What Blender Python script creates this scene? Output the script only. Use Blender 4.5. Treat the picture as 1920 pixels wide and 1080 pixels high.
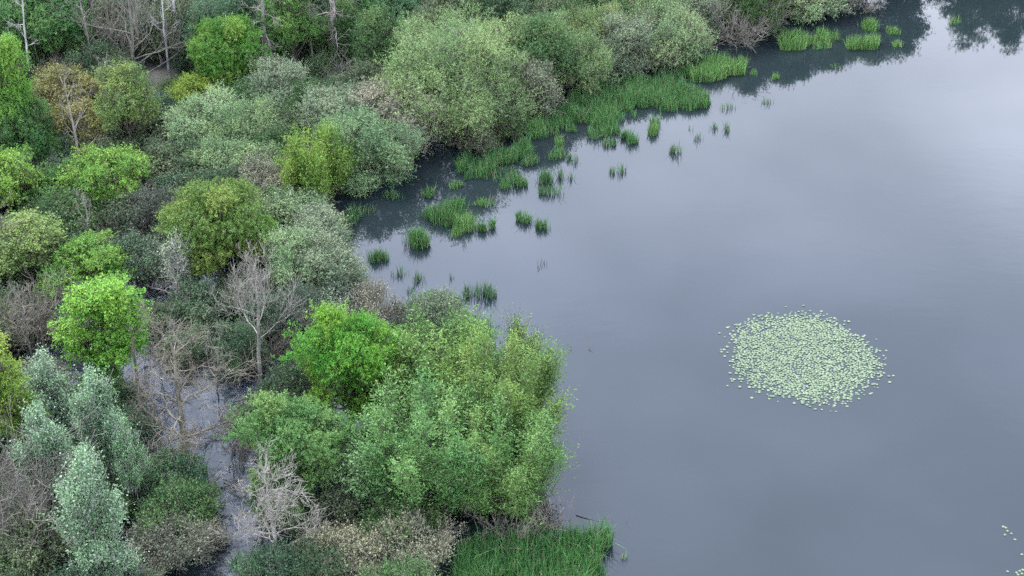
import bpy, math
import numpy as np
from mathutils import Vector

S = bpy.context.scene
for o in list(bpy.data.objects):
    bpy.data.objects.remove(o)
COL = S.collection

# ------------------------------------------------------------------ camera
PITCH = math.radians(34.0)
HFOV = math.radians(30.0)
CAMZ = 60.0
FPX = 960.0 / math.tan(HFOV / 2)
cd = bpy.data.cameras.new("camera")
cam = bpy.data.objects.new("camera", cd)
COL.objects.link(cam)
cam.location = (0, 0, CAMZ)
cam.rotation_euler = (math.pi / 2 - PITCH, 0, 0)
cd.angle = HFOV
cd.clip_start = 0.5
cd.clip_end = 6000
S.camera = cam

# ------------------------------------------------------------------ sky, sun, exposure
SUN_EL, SUN_AZ = math.radians(60), math.radians(-40)     # azimuth from +Y towards +X
w = bpy.data.worlds.new("World")
S.world = w
w.use_nodes = True
nt = w.node_tree
nt.nodes.clear()
out = nt.nodes.new("ShaderNodeOutputWorld")
bg = nt.nodes.new("ShaderNodeBackground")
sky = nt.nodes.new("ShaderNodeTexSky")
sky.sky_type = 'NISHITA'
sky.sun_disc = False
sky.sun_elevation = SUN_EL
sky.sun_rotation = SUN_AZ
sky.air_density = 1.0
sky.dust_density = 1.5
tc = nt.nodes.new("ShaderNodeTexCoord")
mp = nt.nodes.new("ShaderNodeMapping")
mp.inputs['Scale'].default_value = (1.0, 1.0, 2.2)
mp.inputs['Location'].default_value = (2.1, 0.4, 1.3)
nz = nt.nodes.new("ShaderNodeTexNoise")
nz.inputs['Scale'].default_value = 4.2
nz.inputs['Detail'].default_value = 4.0
nz.inputs['Roughness'].default_value = 0.52
rp = nt.nodes.new("ShaderNodeMapRange")
rp.inputs['From Min'].default_value = 0.36
rp.inputs['From Max'].default_value = 0.66
rp.inputs['To Min'].default_value = 0.75
rp.inputs['To Max'].default_value = 0.97
mx = nt.nodes.new("ShaderNodeMix")
mx.data_type = 'RGBA'
# overcast cloud: whiter and brighter towards the horizon, bluer overhead
sx = nt.nodes.new("ShaderNodeSeparateXYZ")
cr_ = nt.nodes.new("ShaderNodeValToRGB")
cr_.color_ramp.elements[0].position = 0.34
cr_.color_ramp.elements[0].color = (1.04, 1.06, 1.17, 1)
cr_.color_ramp.elements[1].position = 0.95
cr_.color_ramp.elements[1].color = (0.60, 0.675, 0.915, 1)
e_ = cr_.color_ramp.elements.new(0.57)
e_.color = (0.645, 0.72, 0.96, 1)
cs = nt.nodes.new("ShaderNodeVectorMath")
cs.operation = 'SCALE'
nb_ = nt.nodes.new("ShaderNodeMapRange")           # thicker and thinner cloud
nb_.inputs['From Min'].default_value = 0.34
nb_.inputs['From Max'].default_value = 0.68
nb_.inputs['To Min'].default_value = 11.0
nb_.inputs['To Max'].default_value = 15.4
nt.links.new(nz.outputs['Fac'], nb_.inputs['Value'])
nt.links.new(nb_.outputs['Result'], cs.inputs['Scale'])
nt.links.new(tc.outputs['Generated'], sx.inputs['Vector'])
nt.links.new(sx.outputs['Z'], cr_.inputs['Fac'])
nt.links.new(cr_.outputs['Color'], cs.inputs[0])
nt.links.new(cs.outputs['Vector'], mx.inputs['B'])
bg.inputs['Strength'].default_value = 0.075
nt.links.new(tc.outputs['Generated'], mp.inputs['Vector'])
nt.links.new(mp.outputs['Vector'], nz.inputs['Vector'])
nt.links.new(nz.outputs['Fac'], rp.inputs['Value'])
nt.links.new(rp.outputs['Result'], mx.inputs['Factor'])
nt.links.new(sky.outputs['Color'], mx.inputs['A'])
nt.links.new(mx.outputs['Result'], bg.inputs['Color'])
nt.links.new(bg.outputs['Background'], out.inputs['Surface'])

sl = bpy.data.lights.new("sun", 'SUN')
sl.energy = 1.5
sl.angle = math.radians(25)
sl.color = (1.0, 0.97, 0.92)
sun = bpy.data.objects.new("sun", sl)
COL.objects.link(sun)
sd = Vector((math.sin(SUN_AZ) * math.cos(SUN_EL), math.cos(SUN_AZ) * math.cos(SUN_EL), math.sin(SUN_EL)))
sun.rotation_euler = sd.to_track_quat('Z', 'Y').to_euler()
sun.location = (0, 60, 90)

S.view_settings.view_transform = 'Standard'
S.view_settings.look = 'None'
S.view_settings.gamma = 1.0
S.view_settings.use_curve_mapping = False
S.view_settings.exposure = 3.12
S.cycles.max_bounces = 6
S.cycles.diffuse_bounces = 3
S.cycles.glossy_bounces = 3
S.cycles.transmission_bounces = 3
S.cycles.use_denoising = False
S.cycles.denoising_prefilter = 'ACCURATE'

# ------------------------------------------------------------------ helpers
RNG = np.random.default_rng(7)


def ray(px, py):
    """direction of the view through a pixel of the 1920 x 1080 photograph"""
    dx, dy = (px - 960.0) / FPX, (540.0 - py) / FPX
    c, s = math.cos(PITCH), math.sin(PITCH)
    return np.array([dx, c + dy * s, -s + dy * c])


def at(px, py, z=0.0):
    r = ray(px, py)
    t = (z - CAMZ) / r[2]
    return np.array([0, 0, CAMZ]) + r * t, t            # t = depth along the axis


def norm(v):
    return v / np.maximum(np.linalg.norm(v, axis=-1, keepdims=True), 1e-9)


class Mesh:
    """collects quads and triangles with an optional point tint"""
    def __init__(self):
        self.v, self.q, self.t, self.a, self.n = [], [], [], [], 0

    def add(self, v, q=None, t=None, a=None):
        v = np.asarray(v, dtype=np.float32).reshape(-1, 3)
        if q is not None and len(q):
            self.q.append(np.asarray(q, dtype=np.int32).reshape(-1, 4) + self.n)
        if t is not None and len(t):
            self.t.append(np.asarray(t, dtype=np.int32).reshape(-1, 3) + self.n)
        self.a.append(np.zeros((len(v), 2), np.float32) + 0.5 if a is None else np.asarray(a, np.float32))
        self.v.append(v)
        self.n += len(v)
        return self

    def data(self, name, mat, smooth=False):
        v = np.concatenate(self.v)
        q = np.concatenate(self.q) if self.q else np.zeros((0, 4), np.int32)
        t = np.concatenate(self.t) if self.t else np.zeros((0, 3), np.int32)
        a = np.concatenate(self.a)
        me = bpy.data.meshes.new(name)
        me.vertices.add(len(v))
        me.vertices.foreach_set("co", v.ravel())
        me.loops.add(q.size + t.size)
        me.loops.foreach_set("vertex_index", np.concatenate([q.ravel(), t.ravel()]))
        me.polygons.add(len(q) + len(t))
        st = np.concatenate([np.arange(len(q)) * 4, q.size + np.arange(len(t)) * 3]).astype(np.int32)
        me.polygons.foreach_set("loop_start", st)
        if smooth:
            me.polygons.foreach_set("use_smooth", np.ones(len(q) + len(t), bool))
        for k, nm in enumerate(("tint", "clump")):
            at_ = me.attributes.new(nm, 'FLOAT', 'POINT')
            at_.data.foreach_set("value", np.ascontiguousarray(a[:, k]))
        me.materials.append(mat)
        me.update(calc_edges=True)
        return me


def tubes(P, R, sides=4):
    """P (n,k,3) centre lines, R (n,k) radii -> verts, quads"""
    P = np.asarray(P, float)
    R = np.asarray(R, float)
    n, k, _ = P.shape
    T = np.gradient(P, axis=1)
    T = norm(T)
    ref = np.where(np.abs(T[:, :1, 2:3]) > 0.8, np.array([[[1.0, 0, 0]]]), np.array([[[0, 0, 1.0]]]))
    X = norm(np.cross(T, np.broadcast_to(ref, T.shape)))
    Y = np.cross(T, X)
    an = np.arange(sides) / sides * 2 * math.pi
    V = P[:, :, None, :] + R[:, :, None, None] * (np.cos(an)[None, None, :, None] * X[:, :, None, :] + np.sin(an)[None, None, :, None] * Y[:, :, None, :])
    idx = np.arange(n * k * sides).reshape(n, k, sides)
    a = idx[:, :-1, :]
    b = idx[:, 1:, :]
    Q = np.stack([a, np.roll(a, -1, 2), np.roll(b, -1, 2), b], -1).reshape(-1, 4)
    return V.reshape(-1, 3), Q


def link(name, data, parent=None, color=None):
    o = bpy.data.objects.new(name, data)
    COL.objects.link(o)
    if parent is not None:
        o.parent = parent
    if color is not None:
        o.color = (*color, 1)
    return o


def thing(name, label, cat, loc, group=None, rz=0.0, sc=(1, 1, 1)):
    o = bpy.data.objects.new(name, None)
    o.empty_display_size = 0.3
    COL.objects.link(o)
    o.location = loc
    o.rotation_euler = (0, 0, rz)
    o.scale = sc
    o['label'] = label
    o['category'] = cat
    if group:
        o['group'] = group
    return o


# ------------------------------------------------------------------ materials
def new_mat(name):
    m = bpy.data.materials.new(name)
    m.use_nodes = True
    m.node_tree.nodes.clear()
    return m, m.node_tree, m.node_tree.nodes.new, m.node_tree.links.new


def leaf_material(name, transl=0.28, rough=0.55, spec=0.12, vary=0.36, yellow=0.6, felt=None):
    m, t, N, L = new_mat(name)
    o = N("ShaderNodeOutputMaterial")
    oi = N("ShaderNodeObjectInfo")
    a1 = N("ShaderNodeAttribute"); a1.attribute_name = "tint"
    a2 = N("ShaderNodeAttribute"); a2.attribute_name = "clump"
    mr = N("ShaderNodeMapRange")
    mr.inputs['To Min'].default_value = 1 - vary
    mr.inputs['To Max'].default_value = 1 + vary
    L(a1.outputs['Fac'], mr.inputs['Value'])
    mul = N("ShaderNodeVectorMath"); mul.operation = 'SCALE'
    L(oi.outputs['Color'], mul.inputs[0])
    L(mr.outputs['Result'], mul.inputs['Scale'])
    hs = N("ShaderNodeHueSaturation")
    hr = N("ShaderNodeMapRange")
    hr.inputs['To Min'].default_value = 0.5 - 0.045 * yellow
    hr.inputs['To Max'].default_value = 0.5 + 0.03 * yellow
    L(a2.outputs['Fac'], hr.inputs['Value'])
    L(hr.outputs['Result'], hs.inputs['Hue'])
    vr = N("ShaderNodeMapRange")
    vr.inputs['To Min'].default_value = 1.25
    vr.inputs['To Max'].default_value = 0.78
    L(a2.outputs['Fac'], vr.inputs['Value'])
    L(vr.outputs['Result'], hs.inputs['Value'])
    L(mul.outputs['Vector'], hs.inputs['Color'])
    if felt is not None:                              # part of the leaves differ: white felt, dead tan
        fm = N("ShaderNodeMapRange")
        fm.inputs['From Min'].default_value = felt[1]
        fm.inputs['From Max'].default_value = felt[1] + .08
        L(a1.outputs['Fac'], fm.inputs['Value'])
        fx = N("ShaderNodeMix"); fx.data_type = 'RGBA'
        fx.inputs['B'].default_value = (*felt[0], 1)
        L(fm.outputs['Result'], fx.inputs['Factor'])
        L(hs.outputs['Color'], fx.inputs['A'])
        col = fx.outputs['Result']
    else:
        col = hs.outputs['Color']
    p = N("ShaderNodeBsdfPrincipled")
    p.inputs['Roughness'].default_value = rough
    p.inputs['Specular IOR Level'].default_value = spec
    L(col, p.inputs['Base Color'])
    tr = N("ShaderNodeBsdfTranslucent")
    L(col, tr.inputs['Color'])
    mix = N("ShaderNodeMixShader")
    mix.inputs['Fac'].default_value = transl
    L(p.outputs['BSDF'], mix.inputs[1])
    L(tr.outputs['BSDF'], mix.inputs[2])
    L(mix.outputs['Shader'], o.inputs['Surface'])
    return m


def bark_material(name, c1, c2, scale=6.0, rough=0.9):
    m, t, N, L = new_mat(name)
    o = N("ShaderNodeOutputMaterial")
    p = N("ShaderNodeBsdfPrincipled")
    p.inputs['Roughness'].default_value = rough
    p.inputs['Specular IOR Level'].default_value = 0.2
    tcn = N("ShaderNodeTexCoord")
    mpn = N("ShaderNodeMapping")
    mpn.inputs['Scale'].default_value = (1, 1, 0.35)
    n = N("ShaderNodeTexNoise")
    n.inputs['Scale'].default_value = scale
    n.inputs['Detail'].default_value = 5
    n.inputs['Roughness'].default_value = 0.72
    L(tcn.outputs['Object'], mpn.inputs['Vector'])
    L(mpn.outputs['Vector'], n.inputs['Vector'])
    r = N("ShaderNodeValToRGB")
    r.color_ramp.elements[0].position = 0.36
    r.color_ramp.elements[0].color = (*c1, 1)
    r.color_ramp.elements[1].position = 0.64
    r.color_ramp.elements[1].color = (*c2, 1)
    L(n.outputs['Fac'], r.inputs['Fac'])
    L(r.outputs['Color'], p.inputs['Base Color'])
    b = N("ShaderNodeBump")
    b.inputs['Strength'].default_value = 0.5
    b.inputs['Distance'].default_value = 0.03
    L(n.outputs['Fac'], b.inputs['Height'])
    L(b.outputs['Normal'], p.inputs['Normal'])
    L(p.outputs['BSDF'], o.inputs['Surface'])
    return m


M_LEAF = leaf_material("leaf")
M_SILVER = leaf_material("silver_leaf", transl=0.2, rough=0.6, spec=0.25, vary=0.45, yellow=0.25, felt=((.165, .225, .155), .70))
M_BLADE = leaf_material("reed_blade", transl=0.25, rough=0.5, spec=0.2, vary=0.55, yellow=0.9, felt=((.15, .13, .075), .93))
M_BARK = bark_material("bark_brown", (0.022, 0.018, 0.014), (0.075, 0.065, 0.052))
M_TWIG = bark_material("twig_grey", (0.040, 0.038, 0.030), (0.115, 0.110, 0.090))
M_TWIGB = bark_material("twig_brown", (0.045, 0.040, 0.030), (0.120, 0.108, 0.082))
M_DEAD = bark_material("dead_wood_pale", (0.055, 0.052, 0.044), (0.19, 0.18, 0.155), 4.0)
M_DEADG = bark_material("dead_wood_grey", (0.045, 0.042, 0.036), (0.15, 0.14, 0.12), 4.0)
M_DEADB = bark_material("dead_wood_mossy", (0.026, 0.025, 0.016), (0.115, 0.104, 0.078), 3.0)
M_BIRCH = bark_material("birch_bark", (0.06, 0.055, 0.05), (0.30, 0.29, 0.28), 3.0)


def water_material():
    m, t, N, L = new_mat("lake_water")
    o = N("ShaderNodeOutputMaterial")
    p = N("ShaderNodeBsdfPrincipled")
    p.inputs['Base Color'].default_value = (0.0055, 0.0085, 0.0095, 1)
    p.inputs['Roughness'].default_value = 0.03
    p.inputs['IOR'].default_value = 1.333
    p.inputs['Specular IOR Level'].default_value = 0.5
    g = N("ShaderNodeNewGeometry")
    mpn = N("ShaderNodeMapping")
    mpn.inputs['Scale'].default_value = (0.55, 1.0, 1.0)
    n1 = N("ShaderNodeTexNoise")
    n1.inputs['Scale'].default_value = 1.1
    n1.inputs['Detail'].default_value = 4
    n1.inputs['Roughness'].default_value = 0.55
    L(g.outputs['Position'], mpn.inputs['Vector'])
    L(mpn.outputs['Vector'], n1.inputs['Vector'])
    n2 = N("ShaderNodeTexNoise")                      # calm and ruffled patches
    n2.inputs['Scale'].default_value = 0.045
    n2.inputs['Detail'].default_value = 3
    L(g.outputs['Position'], n2.inputs['Vector'])
    r2 = N("ShaderNodeMapRange")
    r2.inputs['From Min'].default_value = 0.42
    r2.inputs['From Max'].default_value = 0.68
    r2.inputs['To Min'].default_value = 0.15
    r2.inputs['To Max'].default_value = 1.0
    L(n2.outputs['Fac'], r2.inputs['Value'])
    b = N("ShaderNodeBump")
    b.inputs['Distance'].default_value = 0.02
    ms = N("ShaderNodeMath"); ms.operation = 'MULTIPLY'
    ms.inputs[1].default_value = 0.24
    L(r2.outputs['Result'], ms.inputs[0])
    L(ms.outputs['Value'], b.inputs['Strength'])
    L(n1.outputs['Fac'], b.inputs['Height'])
    L(b.outputs['Normal'], p.inputs['Normal'])
    L(p.outputs['BSDF'], o.inputs['Surface'])
    return m


def mud_material():
    m, t, N, L = new_mat("wet_leaf_mud")
    o = N("ShaderNodeOutputMaterial")
    p = N("ShaderNodeBsdfPrincipled")
    p.inputs['Roughness'].default_value = 0.75
    g = N("ShaderNodeNewGeometry")
    n = N("ShaderNodeTexNoise")
    n.inputs['Scale'].default_value = 3.0
    n.inputs['Detail'].default_value = 8
    n.inputs['Roughness'].default_value = 0.7
    L(g.outputs['Position'], n.inputs['Vector'])
    r = N("ShaderNodeValToRGB")
    r.color_ramp.elements[0].position = 0.35
    r.color_ramp.elements[0].color = (0.004, 0.005, 0.004, 1)
    r.color_ramp.elements[1].position = 0.7
    r.color_ramp.elements[1].color = (0.016, 0.017, 0.011, 1)  # mud tone lowered to carry the shade of gaps deep under the plants
    L(n.outputs['Fac'], r.inputs['Fac'])
    L(r.outputs['Color'], p.inputs['Base Color'])
    b = N("ShaderNodeBump")
    b.inputs['Strength'].default_value = 0.8
    b.inputs['Distance'].default_value = 0.08
    L(n.outputs['Fac'], b.inputs['Height'])
    L(b.outputs['Normal'], p.inputs['Normal'])
    L(p.outputs['BSDF'], o.inputs['Surface'])
    return m


def pad_material():
    m, t, N, L = new_mat("lily_pad")
    o = N("ShaderNodeOutputMaterial")
    p = N("ShaderNodeBsdfPrincipled")
    p.inputs['Roughness'].default_value = 0.42
    p.inputs['Specular IOR Level'].default_value = 0.3
    a = N("ShaderNodeAttribute"); a.attribute_name = "tint"
    oi = N("ShaderNodeObjectInfo")
    ad = N("ShaderNodeMath"); ad.operation = 'ADD'
    L(a.outputs['Fac'], ad.inputs[0])
    L(oi.outputs['Random'], ad.inputs[1])
    fr = N("ShaderNodeMath"); fr.operation = 'FRACT'
    L(ad.outputs['Value'], fr.inputs[0])
    r = N("ShaderNodeValToRGB")
    r.color_ramp.elements[0].color = (0.032, 0.054, 0.023, 1)
    r.color_ramp.elements[1].color = (0.060, 0.084, 0.042, 1)
    e = r.color_ramp.elements.new(0.55)
    e.color = (0.044, 0.068, 0.032, 1)
    L(fr.outputs['Value'], r.inputs['Fac'])
    L(r.outputs['Color'], p.inputs['Base Color'])
    L(p.outputs['BSDF'], o.inputs['Surface'])
    return m


def film_material():
    """film of pollen and seed fluff with open holes, its paleness stands in for reflected sky"""
    m, t, N, L = new_mat("pollen_sheen_film")
    o = N("ShaderNodeOutputMaterial")
    d = N("ShaderNodeBsdfDiffuse")
    g = N("ShaderNodeNewGeometry")
    n = N("ShaderNodeTexNoise")
    n.inputs['Scale'].default_value = 0.9
    n.inputs['Detail'].default_value = 10
    n.inputs['Roughness'].default_value = 0.68
    L(g.outputs['Position'], n.inputs['Vector'])
    r = N("ShaderNodeValToRGB")
    r.color_ramp.elements[0].position = 0.3
    r.color_ramp.elements[0].color = (0.080, 0.085, 0.094, 1)
    r.color_ramp.elements[1].position = 0.75
    r.color_ramp.elements[1].color = (0.150, 0.157, 0.172, 1)  # film lightened to add the brightness of sky mirrored in the pools
    L(n.outputs['Fac'], r.inputs['Fac'])
    L(r.outputs['Color'], d.inputs['Color'])
    a = N("ShaderNodeMapRange")
    a.inputs['From Min'].default_value = 0.45
    a.inputs['From Max'].default_value = 0.60
    a.inputs['To Max'].default_value = 0.34
    L(n.outputs['Fac'], a.inputs['Value'])
    tp = N("ShaderNodeBsdfTransparent")
    mx_ = N("ShaderNodeMixShader")
    L(a.outputs['Result'], mx_.inputs['Fac'])
    L(tp.outputs['BSDF'], mx_.inputs[1])
    L(d.outputs['BSDF'], mx_.inputs[2])
    L(mx_.outputs['Shader'], o.inputs['Surface'])
    return m


M_FILM = film_material()
M_WATER = water_material()
M_MUD = mud_material()
M_PAD = pad_material()

# ------------------------------------------------------------------ the setting: lake bed, flooded ground, water
SHORE_PX = [(2400, -130), (1830, -60), (1700, -30), (1650, -15), (1560, 40), (1440, 75), (1340, 108), (1210, 150), (1120, 190), (1030, 225),
            (960, 285), (850, 322), (740, 362), (655, 405), (655, 470), (700, 540), (770, 590), (850, 640), (930, 720),
            (1000, 830), (1020, 930), (1000, 985), (900, 1000), (850, 1040), (830, 1120), (830, 1300)]
SHORE = np.array([at(*p)[0][:2] for p in SHORE_PX])
WOOD = np.vstack([SHORE, [[SHORE[-1][0], 20], [-120, 20], [-120, 260], [SHORE[0][0] + 10, 260]]])


def inside(poly, x, y):
    x = np.asarray(x, float); y = np.asarray(y, float)
    r = np.zeros(x.shape, bool)
    n = len(poly)
    for i in range(n):
        x1, y1 = poly[i]; x2, y2 = poly[(i + 1) % n]
        c = ((y1 > y) != (y2 > y))
        r ^= c & (x < (x2 - x1) * (y - y1) / (y2 - y1 + 1e-12) + x1)
    return r


def shore_dist(x, y):
    d = np.full(x.shape, 1e9)
    for i in range(len(SHORE) - 1):
        a, b = SHORE[i], SHORE[i + 1]
        ab = b - a
        t = np.clip(((x - a[0]) * ab[0] + (y - a[1]) * ab[1]) / (ab @ ab), 0, 1)
        d = np.minimum(d, np.hypot(x - a[0] - t * ab[0], y - a[1] - t * ab[1]))
    return np.where(inside(WOOD, x, y), d, -d)


def wav(rng, x, y, f0, octs=4, gain=0.55):
    z = np.zeros(x.shape)
    amp = 1.0
    for k in range(octs):
        for j in range(5):
            th = rng.uniform(0, 2 * math.pi)
            f = f0 * 2 ** k * rng.uniform(0.7, 1.3)
            z += amp * np.sin((x * math.cos(th) + y * math.sin(th)) * f + rng.uniform(0, 6.28)) / 5 ** 0.5
        amp *= gain
    return z


# open flooded pools between the trees (pixels of the photograph, on the water level)
POOLS_PX = [[(50, 630), (150, 610), (260, 590), (330, 640), (300, 720), (340, 760), (280, 800), (210, 780), (90, 770)],
            [(255, 530), (330, 520), (430, 560), (450, 640), (400, 720), (330, 740), (270, 690)],
            [(255, 760), (330, 700), (440, 690), (500, 720), (510, 830), (490, 900), (500, 1000), (570, 1110), (380, 1110), (390, 980), (300, 900)],
            [(0, 880), (120, 940), (60, 1010), (0, 1000)],
            [(50, 330), (110, 330), (115, 430), (60, 430)]]
POOLS = [np.array([at(*p)[0][:2] for p in q]) for q in POOLS_PX]


def build_ground():
    fine_x = np.arange(-48, 30.01, 0.6)
    fine_y = np.arange(58, 150.01, 0.6)
    xs = np.concatenate([[-3000, -900, -300, -130, -80, -60], fine_x, [34, 40, 50, 70, 120, 300, 900, 3000]])
    ys = np.concatenate([[-3000, -900, -300, -60, 0, 30, 45, 52], fine_y, [156, 165, 180, 210, 300, 700, 3000]])
    X, Y = np.meshgrid(xs, ys)
    d = shore_dist(X, Y)
    rng = np.random.default_rng(3)
    n = wav(rng, X, Y, 0.9, 4)
    base = np.where(d > 0, np.minimum(0.05 + 0.02 * d, 0.3) - np.where(Y < 104, 0.44, 0.30), np.maximum(-0.2 + 0.12 * d, -1.6))
    pool = np.zeros(X.shape, bool)
    for q in POOLS:
        pool |= inside(q, X, Y)
    base = np.where(pool, -0.20, base)
    Z = base + 0.10 * n * (d > -6)
    far = (Y > 105) & (d > 6)
    Z = np.where(far, Z + np.clip((Y - 105) / 40, 0, 1) * 0.35, Z)
    ny, nx = X.shape
    idx = np.arange(ny * nx).reshape(ny, nx)
    q = np.stack([idx[:-1, :-1], idx[:-1, 1:], idx[1:, 1:], idx[1:, :-1]], -1).reshape(-1, 4)
    m = Mesh().add(np.stack([X, Y, Z], -1).reshape(-1, 3), q)
    g = link("ground", m.data("ground", M_MUD, True))
    g['kind'] = 'structure'
    g['label'] = "wet mud and leaf litter of the flooded wood and lake bed, darkened as shade"
    wm = Mesh().add([(-3000, -3000, 0), (3000, -3000, 0), (3000, 3000, 0), (-3000, 3000, 0)], [(0, 1, 2, 3)])
    l = link("lake_water", wm.data("lake_water", M_WATER))
    l['kind'] = 'structure'
    l['label'] = "calm blue grey lake water reflecting an overcast sky"

    for q in POOLS:
        f = Mesh()
        n = len(q)
        c = q.mean(0)
        v = [(c[0], c[1], .004)] + [(*(c + (p - c) * 1.12), .004) for p in q]
        f.add(v, None, [(0, i + 1, (i + 1) % n + 1) for i in range(n)])
        o = link("pollen_sheen_film", f.data("pollen_sheen_film", M_FILM))
        o['kind'] = 'stuff'
        o['label'] = "film of pollen and fluff, made pale as reflected sky, on a flooded pool in the wood"


build_ground()


# ------------------------------------------------------------------ crowns
def dir_noise(rng, u, freq=2.2, n=9):
    z = np.zeros(len(u))
    for _ in range(n):
        k = rng.normal(size=3) * freq
        z += np.sin(u @ k + rng.uniform(0, 6.28))
    return z / n ** 0.5


def make_leaves(mesh, rng, p, A, Nn, ln, wd, tint, clump):
    A = norm(A)
    B = norm(np.cross(A, Nn))
    Nn = np.cross(B, A)
    ln = ln[:, None]
    wd = wd[:, None]
    v = np.stack([p, p + A * ln * 0.45 + B * wd * 0.5, p + A * ln - Nn * ln * 0.12, p + A * ln * 0.45 - B * wd * 0.5], 1)
    a = np.repeat(np.stack([tint, clump], -1), 4, axis=0)
    mesh.add(v.reshape(-1, 3), np.arange(len(p) * 4).reshape(-1, 4), a=a)


SPECIES = {
    # lai: leaf layers on the shell; ll, lw leaf length and width; cr clump radius; up/out/jit shoot direction; clr clearance/rz
    # subs: number and relative radius of the sub-crowns the crown is made of
    'round': dict(lai=2.6, ll=.080, lw=.062, cr=.40, flat=.55, shoots=14, sl=.30, up=.35, out=.7, jit=.55, clr=.30, nup=.9, spread=.06, subs=(16, .36), zlow=-.85, cov=1.6, tight=.66),
    'oak': dict(lai=1.3, ll=.090, lw=.070, cr=.38, flat=.5, shoots=12, sl=.34, up=.25, out=.7, jit=.8, clr=.55, nup=.8, spread=.07, subs=(16, .33), zlow=-.6, cov=1.35, tight=.64),
    'sallow': dict(lai=2.2, ll=.085, lw=.050, cr=.28, flat=.8, shoots=9, sl=.62, up=.75, out=.75, jit=.5, clr=-.35, nup=.45, spread=.05, subs=(18, .35), zlow=-.6, cov=1.7),
    'sparse': dict(lai=.75, ll=.085, lw=.055, cr=.28, flat=.8, shoots=9, sl=.6, up=.6, out=.75, jit=.6, clr=-.35, nup=.4, spread=.05, subs=(14, .36), zlow=-.6),
    'poplar': dict(lai=1.75, ll=.088, lw=.066, cr=.13, flat=1.0, shoots=5, sl=.62, up=2.0, out=.55, jit=.35, clr=.25, nup=.3, spread=.06, leaders=(34, 1.0), zlow=-1, cov=1.15),
    'osier': dict(lai=2.15, ll=.125, lw=.044, cr=.17, flat=1.0, shoots=5, sl=.85, up=1.9, out=.6, jit=.35, clr=-.1, nup=.35, spread=.07, leaders=(40, .9), zlow=-.9, cov=1.15),
    'understory': dict(lai=1.6, ll=.092, lw=.056, cr=.30, flat=.8, shoots=9, sl=.5, up=.6, out=.7, jit=.6, clr=-.2, nup=.5, spread=.06, subs=(11, .40), zlow=-.6),
}
CAT = {'round': 'tree', 'oak': 'tree', 'sallow': 'shrub', 'sparse': 'shrub', 'poplar': 'tree', 'osier': 'tree', 'understory': 'shrub'}
NAME = {'round': 'broadleaf_tree', 'oak': 'oak_tree', 'sallow': 'sallow_shrub', 'sparse': 'twiggy_shrub', 'poplar': 'poplar_tree',
        'osier': 'willow_tree', 'understory': 'understory_shrub'}
CACHE = {}
STATS = {}


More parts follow.
